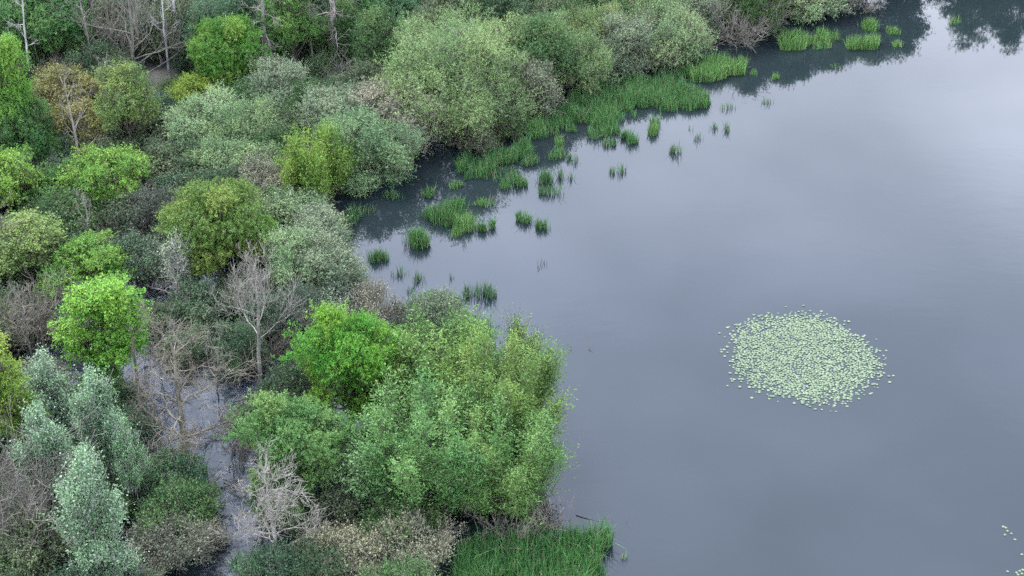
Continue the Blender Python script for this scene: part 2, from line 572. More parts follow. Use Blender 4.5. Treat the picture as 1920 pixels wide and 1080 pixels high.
def gen_plant(sp, rx, rz, rng, dens=1.0):
    """meshes of one plant, its base at the origin"""
    P = SPECIES[sp]
    Hc = rz * (1 + P['clr'])
    area = 4 * math.pi * (2 * rx * rz + rx * rx) / 3 * (0.5 - 0.5 * P['zlow'])
    nleaf = int(P['lai'] * dens * area / (P['ll'] * P['lw'] * 0.55))
    nleaf = min(nleaf, 110000)
    cr = P['cr'] * (0.6 + 0.13 * rx)
    ncl = max(18, int(P.get('cov', 1.7) * area / (math.pi * cr * cr)))
    lead = None
    if 'subs' in P:
        # the crown is a heap of sub-crowns; clumps sit on their outer faces
        m_, rho = P['subs']
        m_ = int(m_ * (0.75 + .12 * rx)) if m_ > 9 else m_
        su = norm(rng.normal(size=(m_ * 6, 3)))
        su = su[su[:, 2] > P['zlow'] + .15]
        ch = [0]
        for _ in range(m_ - 1):                     # spread them out
            d = (su @ su[ch].T).max(1) + rng.uniform(0, .25, len(su))
            ch.append(int(np.argmin(d)))
        su = su[ch]
        rel = rng.uniform(.55, 1.4, m_) * rho
        sc_ = su * (np.clip(1.0 - rel * .92, .2, 1) * rng.uniform(.66, 1.24, m_))[:, None]
        if CAT[sp] == 'shrub':                      # skirts that reach the water
            h_ = np.hypot(su[:, 0], su[:, 1])
            sc_[:, :2] *= np.where(su[:, 2] < 0, 1 / np.maximum(h_, .5), 1)[:, None]
        k = rng.integers(m_, size=ncl * 5)
        u = norm(rng.normal(size=(ncl * 5, 3)) + su[k] * .75 + [0, 0, .3])
        c0 = sc_[k] + u * (rel[k] * rng.uniform(.45, 1, ncl * 5) ** .5 * (1 + .12 * dir_noise(rng, u + su[k] * 3, 3.0)))[:, None]
        dist = np.linalg.norm(c0[:, None, :] - sc_[None], axis=-1) / rel[None]
        deep = (dist < .72).sum(1) - (dist[np.arange(len(k)), k] < .72)
        ok = (deep < 1) & (c0[:, 2] > P['zlow'])
        C = (c0 * [rx, rx, rz])[ok][:ncl]
        subid = k[ok][:ncl]
        ni = int(ncl * .16)                          # some foliage inside, so no crown is hollow
        ci_ = norm(rng.normal(size=(ni, 3))) * (rng.uniform(.3, .72, ni) * [[rx], [rx], [rz]]).T
        ci_[:, 2] = np.maximum(ci_[:, 2], P['zlow'] * rz)
        C = np.concatenate([C, ci_])
        subid = np.concatenate([subid, rng.integers(m_, size=ni)])
        lob = np.clip(rng.normal(.5, .28, m_), 0, 1)[subid]
    else:
        # upright leaders, each a tapering plume
        m_, f = P['leaders']
        m_ = max(6, int(m_ * (0.35 + .2 * rx)))
        a = rng.uniform(0, 6.28, m_)
        rr_ = np.sqrt(rng.uniform(0, 1, m_))
        if sp == 'poplar':
            rr_ = rng.uniform(.45, 1, m_)
            zs = rng.uniform(-.9, .35, m_)
            b = np.stack([np.cos(a) * .06 * rx, np.sin(a) * .06 * rx, zs * rz], -1)
            reach = rx * rr_ * (1 - .62 * (zs + .9) / 1.9)
            hgt = rz * rng.uniform(.35, .7, m_)
            hgt = np.clip(hgt, .22 * rz, np.maximum(.22, rng.uniform(.85, 1.05, m_) - .8 * reach / rx - zs) * rz)
            b[:4] = (0, 0, -.6 * rz); reach[:4] = np.array([0, .34, .42, .5]) * rx; hgt[:4] = np.array([1.6, 1.38, 1.22, 1.1]) * rz
        else:
            b = np.stack([np.cos(a) * .25 * rx * rr_, np.sin(a) * .25 * rx * rr_, np.full(m_, -rz)], -1)
            reach = rx * (.12 + .78 * rr_)
            top = rz * np.sqrt(np.clip(1 - (rr_ * .93) ** 2.2, .02, 1)) * rng.uniform(.62, 1.22, m_)
            hgt = (top + rz) * np.where(rng.random(m_) < .3, rng.uniform(.45, .8, m_), 1)
        e = b + np.stack([np.cos(a) * reach, np.sin(a) * reach, hgt], -1)
        mid = (b + e) / 2 + np.stack([np.cos(a) * reach * .22, np.sin(a) * reach * .22, -.10 * hgt], -1)
        Ll = np.linalg.norm(e - b, axis=1)
        k = rng.choice(m_, ncl, p=Ll / Ll.sum())
        t = rng.uniform(.30 if sp == 'osier' else .12, 1, ncl) ** .85
        tt_ = t[:, None]
        C = (1 - tt_) ** 2 * b[k] + 2 * tt_ * (1 - tt_) * mid[k] + tt_ ** 2 * e[k]
        pr_ = (.10 + (.42 if sp == 'osier' else .40) * np.sin(np.clip(t, 0, 1) * 2.85) ** .8) * (.55 + .2 * rx) * (.50 if sp == 'osier' else .36)
        q_ = rng.normal(size=(ncl, 3)) * [.75, .75, .5]
        C = C + q_ * pr_[:, None]
        lead = (b, mid, e)
        lob = np.clip(rng.normal(.5, .25, m_), 0, 1)[k]
    ncl = len(C)
    C = C * (1 + np.where(rng.random(ncl) < .16, rng.uniform(.04, .24, ncl), 0))[:, None]
    od = norm(C / np.array([rx, rx, rz]) ** 2 + 1e-6)
    ccol = np.clip(rng.normal(0, .16, ncl) + lob, 0, 1)
    ns = P['shoots']
    ci = np.repeat(np.arange(ncl), ns)
    off = rng.normal(size=(ncl * ns, 3)) * np.array([1, 1, P['flat']])
    P0 = C[ci] + off * cr * P.get('tight', .7)
    D = norm(P['out'] * od[ci] + .35 * off + np.array([0, 0, P['up']]) + P['jit'] * rng.normal(size=(ncl * ns, 3)))
    Ls = P['sl'] * rng.uniform(.55, 1.35, ncl * ns)
    if lead is not None:
        Ls *= np.where(rng.random(ncl * ns) < .08, 1.9, 1)
    per = max(2, int(round(nleaf / (ncl * ns))))
    si = np.repeat(np.arange(ncl * ns), per)
    n = len(si)
    t = rng.uniform(0.05, 1.0, n)
    perp = rng.normal(size=(n, 3))
    p = P0[si] + D[si] * (Ls[si] * t)[:, None] + perp * (P['spread'] * (1.15 - .6 * t))[:, None]
    p[:, 2] -= 0.10 * t * t * Ls[si]
    A = D[si] * .7 + rng.normal(size=(n, 3)) * .75 + np.array([0, 0, -.12])
    Nn = rng.normal(size=(n, 3)) * .75 + od[ci[si]] * .35 + off[si] * .35 + np.array([0, 0, P['nup']])
    sz = np.clip(rng.normal(1, .22, n), .5, 1.6)
    tint = np.clip(rng.normal(.47, .2, n), 0, 1)
    cl = np.clip(ccol[ci[si]] + rng.normal(0, .1, n), 0, 1)
    p[:, 2] += Hc
    keep = p[:, 2] > 0.06
    p, A, Nn, sz, tint, cl = p[keep], A[keep], Nn[keep], sz[keep], tint[keep], cl[keep]
    crown = Mesh()
    make_leaves(crown, rng, p, A, Nn, P['ll'] * sz, P['lw'] * sz, tint, cl)
    # wood: trunk / stems, boughs to the clumps, twigs
    shrub = CAT[sp] == 'shrub'
    wood = Mesh()
    trunk = Mesh()
    Cw = C + [0, 0, Hc]
    multi = shrub or sp == 'osier'
    nb = min(ncl, 30 if multi else 40)
    pick = rng.choice(ncl, nb, replace=False)
    k = 5
    tt = np.linspace(0, 1, k)[None, :, None]
    end = Cw[pick]
    end[:, 2] = np.maximum(end[:, 2], .2)
    if lead is not None:
        st, mid, end = (x + [0, 0, Hc] for x in lead)
        nb = len(st)
        if sp == 'osier':
            st[:, 2] = -.35
        r0 = np.full(nb, .022 if sp == 'poplar' else .05) * (0.6 + .13 * rx)
    elif multi:
        a = rng.uniform(0, 6.28, nb)
        st = np.stack([np.cos(a), np.sin(a), 0 * a], -1) * rx * .45 * rng.random(nb)[:, None] + [0, 0, -.35]
        mid = st * .4 + end * .6
        mid[:, 2] = end[:, 2] * rng.uniform(.55, .95, nb)
        mid[:, :2] *= .75
        r0 = rng.uniform(.022, .05, nb) * (0.6 + .13 * rx)
    else:
        th = rng.uniform(.25, .9, nb) * Hc
        st = np.stack([0 * th, 0 * th, th], -1)
        mid = st * .45 + end * .55
        mid[:, 2] -= .06 * rx * rng.uniform(-1, 1.5, nb)
        r0 = rng.uniform(.035, .08, nb) * (0.5 + .16 * rx)
    pts = (1 - tt) ** 2 * st[:, None] + 2 * tt * (1 - tt) * mid[:, None] + tt ** 2 * end[:, None]
    pts[:, 1:-1] += rng.normal(size=(nb, k - 2, 3)) * .05 * rx ** .5
    rr = r0[:, None] * np.linspace(1, .22, k)[None]
    v, q = tubes(pts, rr, 4)
    wood.add(v, q)
    # twigs carrying the leaves
    nt_ = ncl * ns
    tw = np.arange(nt_)
    lim = 1700 if sp in ('sallow', 'sparse') else 900
    if nt_ > lim:
        tw = rng.choice(nt_, lim, replace=False)
    a0 = P0[tw] - D[tw] * .35 + [0, 0, Hc]
    a2 = P0[tw] + D[tw] * (Ls[tw] * 1.0)[:, None] + [0, 0, Hc - .05]
    ok = a0[:, 2] > -.1
    tp = np.stack([a0, a2], 1)[ok]
    tr_ = np.tile(np.array([[.011, .005]]), (len(tp), 1)) * (1.25 if sp in ('sallow', 'sparse') else 1)
    v, q = tubes(tp, tr_, 3)
    wood.add(v, q)
    if not multi:
        top = Hc + rz * (.85 if sp == 'poplar' else .35)
        kk = 9
        zt = np.linspace(-.6, top, kk)
        tp = np.stack([np.cumsum(rng.normal(0, .03, kk)) * rx ** .5, np.cumsum(rng.normal(0, .03, kk)) * rx ** .5, zt], -1)
        tp[:2, :2] *= .2
        rb = (.035 + .028 * rx) * (1.15 if sp == 'round' else 1)
        rr = rb * (1 - .75 * np.linspace(0, 1, kk))
        rr[0] *= 1.35
        v, q = tubes(tp[None], rr[None], 9)
        trunk.add(v, q)
    STATS[sp] = STATS.get(sp, 0) + len(p) * 2
    return crown, wood, (None if multi else trunk)


def place(cx, cy, w_, h_, clr):
    """crown centre, width and height in the photograph -> base on the ground, radii in metres"""
    z = 3.0
    for _ in range(6):
        p, d = at(cx, cy, z)
        mpp = d / FPX
        r = ray(cx, cy)
        r = r / np.linalg.norm(r)
        s, c = -r[2], math.hypot(r[0], r[1])
        rx = w_ / 2 * mpp
        a = h_ / 2 * mpp
        rz = math.sqrt(max(a * a - (rx * s) ** 2, (0.5 * rx) ** 2)) / c
        rz = min(max(rz, .55 * rx), 2.6 * rx)
        z = rz * (1 + clr)
    rx, rz = rx * 1.06, rz * 1.04
    p, d = at(cx, cy, z)
    return p, rx, rz


PLACED = []
BARK = {'poplar': 'M_BIRCH'}


def plant(sp, cx, cy, w_, h_, color, label, group=None, dens=1.0, bark=None, own=False, name=None, clr=None):
    P = SPECIES[sp]
    p, rx, rz = place(cx, cy, w_, h_, P['clr'])
    put(sp, p, rx, rz, color, label, group, dens, bark, own, name)


def put(sp, p, rx, rz, color, label, group=None, dens=1.0, bark=None, own=False, name=None):
    best = None
    if not own:
        for e in CACHE.setdefault((sp, dens), []):
            f = max(abs(math.log(rx / e['rx'])), abs(math.log(rz / e['rz'])))
            if f < (.45 if sp == 'understory' else .40) and e['used'] < (40 if sp == 'understory' else 9) and (best is None or f < best[0]):
                best = (f, e)
    if best is None:
        crown, wood, trunk = gen_plant(sp, rx, rz, np.random.default_rng(int(RNG.integers(1 << 30))), dens)
        bk = bark or {'poplar': M_BIRCH, 'sallow': M_TWIG, 'sparse': M_TWIGB, 'understory': M_BARK}.get(sp, M_BARK)
        lm = M_SILVER if sp == 'poplar' else M_LEAF
        e = dict(rx=rx, rz=rz, used=0, c=crown.data("crown", lm), b=wood.data("branchwork", bk, True),
                 t=trunk.data("trunk", bk, True) if trunk else None)
        CACHE.setdefault((sp, dens), []).append(e)
    else:
        e = best[1]
    e['used'] += 1
    sx, sz = rx / e['rx'], rz / e['rz']
    el = RNG.uniform(.9, 1.12)
    t = thing(name or NAME[sp], label, CAT[sp], (p[0], p[1], 0), group, RNG.uniform(0, 6.28), (sx * el, sx / el, sz))
    t.rotation_euler = (RNG.normal(0, .05), RNG.normal(0, .05), t.rotation_euler[2])
    link("crown", e['c'], t, color)
    link("branchwork", e['b'], t)
    if e['t']:
        link("trunk", e['t'], t)
    PLACED.append((p[0], p[1], rx))
    return t


# colours of the leaves (albedo)
VIVID = (.048, .138, .015)
BRIGHT = (.076, .154, .022)
MID = (.042, .105, .022)
GREEN = (.030, .082, .021)
DARK = (.018, .052, .018)
BLUEG = (.036, .090, .036)
SAGE = (.092, .150, .060)
SAGEL = (.114, .180, .080)
OLIVE = (.086, .140, .050)
GREYS = (.094, .132, .072)
PINKS = (.126, .130, .086)
SILVER = (.110, .178, .092)
BRONZE = (.090, .094, .028)
YOLIVE = (.068, .130, .020)
OAKG = (.060, .104, .024)

# ------------------------------------------------------------------ trees and shrubs of the photograph
# species, crown centre x, y, width, height in the photograph, leaf colour, label
PLANTS = [
    # far wood along the top
    ('round', 78, 42, 170, 150, GREEN, "dark green broadleaf tree at the back corner of the wood"),
    ('oak', 4, 38, 56, 96, OAKG, "pale olive tree crown beside the dark green back corner tree"),
    ('round', 410, 28, 150, 96, BLUEG, "blue green tree behind the bright green cone shaped tree and birch"),
    ('round', 420, 102, 126, 140, (.044, .112, .016), "bright green cone shaped tree between the white birch and a mossy dead trunk"),
    ('round', 546, 55, 82, 150, MID, "mid green tree standing between two bare mossy dead trees"),
    ('round', 682, 30, 90, 90, GREEN, "dark green tree just beyond the thick dead trunk"),
    ('understory', 690, 92, 90, 70, GREEN, "low leafy green shrub beside the thick dead trunk"),
    ('round', 742, 30, 84, 96, BLUEG, "blue green tree with drooping leaves behind the largest sallow"),
    ('round', 880, 12, 90, 84, BLUEG, "blue green tree behind the sallows, over a dark gap"),
    ('understory', 790, 62, 64, 50, YOLIVE, "yellow green low shrub peeping over the largest sallow"),
    ('sallow', 905, 64, 84, 66, SAGEL, "pale mint sallow tucked behind the largest sallow"),
    ('sallow', 962, 42, 66, 74, BLUEG, "small green upright sallow behind the lakeside row"),
    ('sallow', 1010, 12, 110, 70, GREEN, "dark green sallow at the back of the lakeside row"),
    ('sallow', 1090, 18, 120, 80, SAGE, "sage sallow standing behind the lakeside row"),
    # lakeside row of sallows, from the far end to the bay
    ('sallow', 1526, 8, 92, 66, SAGEL, "small round sage sallow at the water's edge between leafless thickets"),
    ('sallow', 1300, 22, 130, 90, GREYS, "grey green sallow behind the leafless thicket on the shore"),
    ('sallow', 1215, 32, 140, 100, SAGE, "broad sage sallow rising behind the front row on the shore"),
    ('sallow', 1262, 86, 124, 100, (.098, .150, .064), "leafy sage green sallow leaning over the upper reed bed"),
    ('sallow', 1176, 100, 84, 104, GREYS, "grey speckled sallow between two greener ones at the upper reed bed"),
    ('sallow', 1018, 92, 110, 100, SAGE, "sage sallow behind the domed one facing the reed bed"),
    ('sallow', 1120, 78, 110, 100, (.098, .145, .050), "green sallow between the domed sallow and the grey speckled one"),
    ('sallow', 1078, 132, 116, 106, OLIVE, "neat domed olive sallow facing the reed bed"),
    ('sallow', 950, 122, 130, 130, OLIVE, "olive green sallow pressed against the largest sallow"),
    ('sparse', 1000, 170, 90, 120, GREYS, "half bare grey brown sallow between the largest and the domed one"),
    ('sallow', 842, 172, 248, 236, OLIVE, "largest olive sallow, a big dome at the water's edge"),
    ('sallow', 745, 232, 150, 130, PINKS, "pinkish grey sallow dome beside the dark inlet"),
    ('sallow', 630, 232, 130, 120, GREYS, "faded grey sallow behind the pinkish dome"),
    ('sallow', 688, 292, 140, 136, (.072, .132, .056), "green sallow hanging over the dark inlet"),
    # middle of the wood
    ('sallow', 606, 134, 62, 50, SAGE, "small sage sallow by the fallen white log"),
    ('sallow', 520, 190, 120, 120, (.100, .138, .078), "loose sage sallow below the mossy dead trunk"),
    ('sallow', 386, 248, 128, 116, SAGEL, "light sage sallow dome deep in the wood"),
    ('sallow', 462, 262, 130, 110, SAGE, "sage sallow beside the light dome deep in the wood"),
    ('sallow', 440, 322, 150, 100, SAGE, "wide low sage sallow next to the light dome"),
    ('osier', 594, 322, 116, 136, YOLIVE, "yellow green rounded willow bush among grey sallows"),
    ('sallow', 508, 354, 140, 90, PINKS, "brownish pink sallow tucked against the yellow green willow bush"),
    ('round', 402, 432, 186, 172, (.054, .098, .018), "broad mid green tree in the middle of the wood"),
    ('round', 476, 446, 80, 96, (.046, .112, .018), "brighter green small tree leaning on the broad mid green tree"),
    ('sallow', 546, 424, 140, 100, SAGE, "sage sallow between the broad mid green tree and the bay"),
    ('sallow', 592, 456, 96, 104, GREYS, "greyish sallow at the head of the little bay"),
    ('sallow', 556, 516, 126, 130, SAGEL, "pale sage sallow dome behind the white limbed dead tree"),
    ('sallow', 610, 530, 112, 130, GREYS, "grey airy sallow reaching over the thin reeds of the bay"),
    ('sparse', 690, 596, 112, 96, PINKS, "thin brownish sallow on the point, half in leaf"),
    ('sallow', 622, 592, 120, 86, (.105, .145, .090), "mint grey sallow behind the vivid green tree"),
    ('sparse', 810, 600, 110, 110, (.060, .100, .050), "loose green sallow on the point beside standing reeds", None, 1.9),
    ('sallow', 566, 606, 104, 96, (.040, .066, .040), "dark green sallow under the white limbed dead tree"),
    ('understory', 376, 580, 110, 90, (.044, .078, .038), "dull dark green bush beside the silver sapling"),
    ('understory', 258, 494, 112, 96, (.050, .084, .046), "dull blue grey bush behind the vivid narrow tree"),
    ('poplar', 332, 512, 46, 150, (.120, .155, .090), "slender silver white sapling in the flooded glade", None, .55),
    ('understory', 446, 664, 84, 92, (.044, .084, .040), "dark leafy bush beside the gnarled dead tree"),
    ('understory', 352, 652, 80, 66, (.060, .092, .046), "loose sage scrub in the middle of the flooded glade"),
    ('understory', 296, 606, 60, 56, (.050, .084, .040), "small dull scrub bush at the edge of the flooded glade"),
    ('understory', 478, 790, 60, 60, (.044, .084, .036), "small dark bush between the channel and the mid green tree"),
    ('understory', 290, 404, 90, 90, (.05, .062, .045), "dull grey shrub below the yellow green tree"),
    # left side
    ('round', 38, 98, 76, 66, VIVID, "bright green small tree below the dark back corner tree"),
    ('round', 2, 190, 88, 210, (.046, .125, .016), "tall bright green tree on the wood's outer side by the bronze oak"),
    ('round', 52, 250, 90, 120, GREEN, "shady green tree under the bronze oak"),
    ('oak', 128, 178, 130, 96, BRONZE, "bronze leaved oak with bare grey limbs showing", None, .9),
    ('oak', 146, 236, 100, 84, (.090, .096, .026), "low bronze and olive oak below the bronze leaved one"),
    ('oak', 236, 190, 96, 136, OAKG, "olive green thin oak beside the bronze oak", None, 1.2),
    ('round', 362, 182, 84, 70, (.075, .125, .014), "small yellow green tree beneath the bright green cone shaped tree"),
    ('oak', 212, 332, 140, 100, BRIGHT, "yellow green young tree with open crown and dark trunk", None, 1.6),
    ('understory', 122, 362, 110, 90, MID, "green bush at the foot of the yellow green young tree"),
    ('oak', 8, 342, 92, 100, BRIGHT, "yellow green tree with lobed crown at the small dark pool", None, 1.7),
    ('oak', 42, 464, 136, 126, OAKG, "brownish green oak with a dark straight trunk", None, 1.2),
    ('round', 172, 506, 112, 104, (.056, .132, .020), "bright green tree just beyond the vivid narrow tree"),
    ('round', 122, 540, 70, 80, (.060, .135, .020), "small fresh green tree beside the pinkish bare thicket"),
    ('round', 206, 640, 144, 196, VIVID, "tall vivid green narrow tree over the flooded glade"),
    ('round', 200, 735, 70, 80, (.044, .120, .014), "low vivid green tree at the foot of the narrow vivid tree"),
    ('oak', 14, 760, 92, 176, (.076, .130, .016), "olive yellow tree beside the silver poplars", None, 1.7),
    # foreground
    ('poplar', 92, 748, 84, 130, SILVER, "palest silver poplar top, standing behind the other poplars"),
    ('poplar', 184, 800, 98, 200, (.084, .150, .072), "tall silver poplar with a pointed top in the poplar group"),
    ('poplar', 82, 868, 104, 190, (.080, .142, .070), "broad silver green poplar beside the bare grey thicket"),
    ('poplar', 250, 876, 66, 170, (.066, .138, .054), "narrow green poplar of the group, next to the flooded channel"),
    ('poplar', 164, 968, 124, 240, (.086, .150, .072), "tallest silver poplar, its slim pale trunk showing below"),
    ('poplar', 218, 1072, 90, 90, SILVER, "short silvery poplar top by the twiggy grey green shrub"),
    ('understory', 330, 905, 120, 100, BLUEG, "blue green bush standing in the flooded channel"),
    ('understory', 376, 958, 70, 70, GREEN, "small dark green bush in the flooded channel"),
    ('sparse', 322, 1022, 140, 110, (.080, .095, .062), "twiggy grey green shrub beside the small dark channel bush", None, 1.6),
    ('round', 560, 838, 180, 184, (.054, .118, .032), "rounded mid green tree crowding against the vivid round tree"),
    ('round', 650, 698, 190, 208, VIVID, "vivid green round tree, brightest by the lake"),
    ('understory', 722, 688, 70, 90, (.034, .088, .012), "deep green bush under the vivid round tree"),
    ('osier', 826, 712, 190, 210, (.058, .118, .028), "tall green willow on the bay side of the lakeside clump"),
    ('osier', 944, 756, 170, 250, (.062, .116, .026), "olive green willow at the outer lake edge of the clump"),
    ('osier', 972, 690, 56, 120, (.070, .128, .036), "thin willow sprig sticking out of the clump over the lake"),
    ('osier', 938, 868, 176, 220, (.054, .116, .030), "low bushy willow at the lake edge, beneath the olive one"),
    ('osier', 808, 862, 200, 240, (.054, .122, .034), "silvery green willow on the wood side of the lakeside clump"),
    ('osier', 704, 906, 80, 120, (.078, .150, .060), "small leaning willow with pale leaves at the clump's foot"),
    ('sparse', 640, 1058, 150, 90, (.132, .140, .080), "cream flowered low bush beside the pale spidery dead tree", None, 1.8),
    ('sparse', 772, 1036, 150, 100, (.116, .126, .076), "cream grey twiggy bush beside the big reed bed", None, 1.7),
]
for s in PLANTS:
    plant(*s)


# ------------------------------------------------------------------ dead and leafless wood
def grow(rng, p0, d0, length, r0, level, gnarl, out, up=.12, kids=4, k=6, shrink=.55, fine=False):
    d = d0 / np.linalg.norm(d0)
    pts = [np.array(p0, float)]
    for i in range(k - 1):
        d = d + rng.normal(size=3) * gnarl + np.array([0, 0, up * .35])
        d /= np.linalg.norm(d)
        pts.append(pts[-1] + d * length / (k - 1))
    pts = np.array(pts)
    rr = r0 * np.linspace(1, .2, k)
    out.append((pts, rr))
    if level <= 0:
        return
    for j in range(kids):
        t = rng.uniform(.25, 1) * (k - 1)
        i = min(int(t), k - 2)
        p = pts[i] + (pts[i + 1] - pts[i]) * (t - i)
        dd = norm(pts[i + 1] - pts[i]) + rng.normal(size=3) * .75
        dd[2] += up
        grow(rng, p, dd, length * shrink * rng.uniform(.6, 1.2), max(rr[i] * .55, .006), level - 1, gnarl, out, up, kids, k, shrink, fine)


def poly_mesh(lines, sides):
    m = Mesh()
    v, q = tubes(np.array([l[0] for l in lines]), np.array([l[1] for l in lines]), sides)
    return m.add(v, q)


def dead_tree(bx, by, H, R, nlimb, label, mat, seed, trunk_r=.2, gnarl=.25, lo=.35, up=.25, level=2, kids=5, lean=(0, 0), forks=1, limb_r=.38, name='dead_tree', group=None, sway=.06):
    rng = np.random.default_rng(seed)
    p, _ = at(bx, by, 0)
    t = thing(name, label, 'tree', (p[0], p[1], 0), group)
    k = 10
    z = np.linspace(-.6, H, k)
    tp = np.stack([np.cumsum(rng.normal(0, sway, k)) + lean[0] * (z / H), np.cumsum(rng.normal(0, sway, k)) + lean[1] * (z / H), z], -1)
    tp -= [tp[1][0], tp[1][1], 0]
    tr = trunk_r * np.linspace(1, .22, k)
    tr[0] *= 1.3
    m = Mesh()
    v, q = tubes(tp[None], tr[None], 9)
    m.add(v, q)
    link("trunk", m.data("trunk", mat, True), t)
    for j in range(nlimb):
        f = lo + (1 - lo) * (j + rng.uniform(0, .8)) / nlimb
        i = min(int(f * (k - 1)), k - 2)
        u = f * (k - 1) - i
        b = tp[i] + (tp[i + 1] - tp[i]) * u
        a = j * 2.4 + rng.uniform(-.5, .5)
        L = R * rng.uniform(.65, 1.15) * (1.15 - .55 * (f - lo) / (1 - lo))
        d = np.array([math.cos(a), math.sin(a), up + .7 * (f - lo)])
        lines = []
        grow(rng, b, d, L, max(tr[i] * limb_r, .025), level, gnarl, lines, up=up, kids=kids)
        big = [l for l in lines if l[1][0] > .02 or len(lines) < 4] or lines[:1]
        ids = {id(l) for l in big}
        small = [(l[0][[0, 3, 5]], np.maximum(l[1][[0, 3, 5]], .007)) for l in lines if id(l) not in ids]
        lm_ = poly_mesh(big, 4)
        if small:
            v, q = tubes(np.array([l[0] for l in small]), np.array([l[1] for l in small]), 3)
            lm_.add(v, q)
        link("limb", lm_.data("limb", mat, True), t)
    PLACED.append((p[0], p[1], R * .6))
    return t


def thicket(cx, cy, w_, h_, label, mat, seed, n=26, level=2, kids=5, group=None, name='bare_thicket', upright=.9):
    rng = np.random.default_rng(seed)
    p, rx, rz = place(cx, cy, w_, h_, -.25)
    H = rz * 1.75
    t = thing(name, label, 'shrub', (p[0], p[1], 0), group)
    main, fine = [], []
    for j in range(n):
        a = rng.uniform(0, 6.28)
        rad = rng.uniform(0, .35) * rx
        b = np.array([math.cos(a) * rad, math.sin(a) * rad, -.3])
        d = np.array([math.cos(a) * rx * rng.uniform(.3, 1), math.sin(a) * rx * rng.uniform(.3, 1), H * upright * rng.uniform(.6, 1)])
        lines = []
        grow(rng, b, d, np.linalg.norm(d), .03 * (.6 + .2 * rx), level, .16, lines, up=.18, kids=kids, shrink=.48)
        main.append(lines[0])
        fine += [(l[0][[0, 3, 5]], l[1][[0, 3, 5]]) for l in lines[1:]]
    fine = [(a, np.maximum(b, .010)) for a, b in fine]
    link("stem", poly_mesh(main, 5).data("stem", mat, True), t)
    link("twig_mass", poly_mesh(fine, 3).data("twig_mass", mat, True), t)
    PLACED.append((p[0], p[1], rx))


dead_tree(350, 872, 7.2, 3.4, 18, "gnarled mossy dead tree with twisted arms in the flooded channel", M_DEADB, 11, .22, .32, .10, .10, 2, 9, (-.1, .3), limb_r=.55)
dead_tree(515, 1072, 5.4, 2.3, 16, "pale dead tree with spidery branches at the foot of the mid green tree", M_DEAD, 12, .14, .30, .34, .14, 2, 9)
dead_tree(488, 726, 7.4, 2.3, 13, "white limbed dead tree with a tall straight trunk before a pale sallow", M_DEAD, 13, .13, .22, .42, .5, 2, 9)
dead_tree(273, 800, 6.3, .8, 5, "straight dark bare trunk standing in the flooded glade", M_BARK, 14, .16, .2, .6, .3, 1, 3, sway=.03)
dead_tree(628, 132, 9.0, 2.4, 16, "thick grey dead trunk with drooping pale twigs at the back of the wood", M_DEADG, 15, .30, .22, .30, -.05, 2, 6)
dead_tree(497, 156, 9.0, 1.7, 16, "slim mossy dead trunk with short hanging twigs", M_DEADG, 16, .21, .22, .35, -.05, 2, 6)
dead_tree(345, 132, 8.5, 1.5, 8, "white barked birch trunk with thin bare boughs", M_BIRCH, 17, .15, .2, .35, .3, 2, 4)
dead_tree(256, 162, 8.2, 4.6, 28, "wide leafless tree with a haze of grey twigs", M_TWIG, 18, .17, .2, .12, .40, 2, 7)
dead_tree(215, 128, 7.0, 2.4, 16, "leafless pinkish brown tree beside the wide leafless one", M_TWIGB, 19, .13, .2, .12, .6, 2, 6)
dead_tree(150, 330, 7.0, 1.9, 9, "grey limbed bare tree within the bronze oak", M_DEADG, 20, .11, .25, .3, .4, 2, 4)
dead_tree(268, 640, 3.0, 1.3, 8, "small broken dead tree at the edge of the flooded glade", M_DEAD, 21, .07, .25, .2, .5, 2, 4)
dead_tree(172, 470, 3.4, 1.2, 8, "small pale dead sapling under the yellow green tree", M_DEAD, 22, .06, .22, .2, .6, 2, 4)
dead_tree(95, 700, 4.2, .7, 4, "thin dark trunk in the flooded pool by the pinkish thicket", M_BARK, 23, .11, .2, .5, .3, 1, 3, sway=.03)

dead_tree(300, 690, 3.6, 1.2, 9, "crooked bare sapling rising from the flooded glade", M_TWIG, 71, .06, .28, .2, .35, 2, 5)
dead_tree(405, 735, 3.4, 1.3, 9, "leaning bare sapling behind the gnarled dead tree", M_TWIG, 72, .06, .28, .2, .3, 2, 5, (.5, 0))
dead_tree(455, 860, 2.6, 1.3, 9, "low bare sapling with tangled twigs in the flooded channel", M_TWIGB, 73, .05, .3, .15, .2, 2, 5)
dead_tree(60, 680, 4.6, 1.5, 11, "bare sapling amid the pinkish brown thicket", M_TWIG, 74, .08, .24, .25, .4, 2, 5)
dead_tree(575, 700, 4.0, 1.5, 11, "grey bare sapling between the white limbed dead tree and the vivid round tree", M_TWIG, 75, .07, .24, .2, .45, 2, 5)
dead_tree(335, 600, 3.8, 1.4, 11, "pale bare sapling beside the silver sapling", M_DEAD, 76, .06, .26, .2, .4, 2, 5)
dead_tree(62, 168, 8.5, 1.1, 8, "slim pale trunk rising beside the small bright green tree", M_BIRCH, 81, .10, .2, .4, .3, 2, 5)
dead_tree(176, 150, 8.0, 1.3, 9, "slim grey trunk between the bronze oak and the leafless trees", M_DEADG, 82, .10, .2, .35, .3, 2, 5)
dead_tree(318, 148, 8.8, 1.3, 9, "slim white trunk standing close to the birch", M_BIRCH, 83, .10, .2, .35, .3, 2, 5)
dead_tree(452, 40, 8.0, 1.2, 8, "grey bare stem behind the bright green cone shaped tree", M_DEADG, 84, .10, .2, .3, .3, 2, 5)
dead_tree(590, 140, 8.6, 1.4, 10, "bare brown stem with fine twigs beside the thick dead trunk", M_TWIG, 85, .10, .2, .3, .4, 2, 6)
dead_tree(205, 262, 5.4, 1.3, 10, "bare grey stem below the olive green thin oak", M_DEADG, 86, .09, .24, .3, .35, 2, 6)
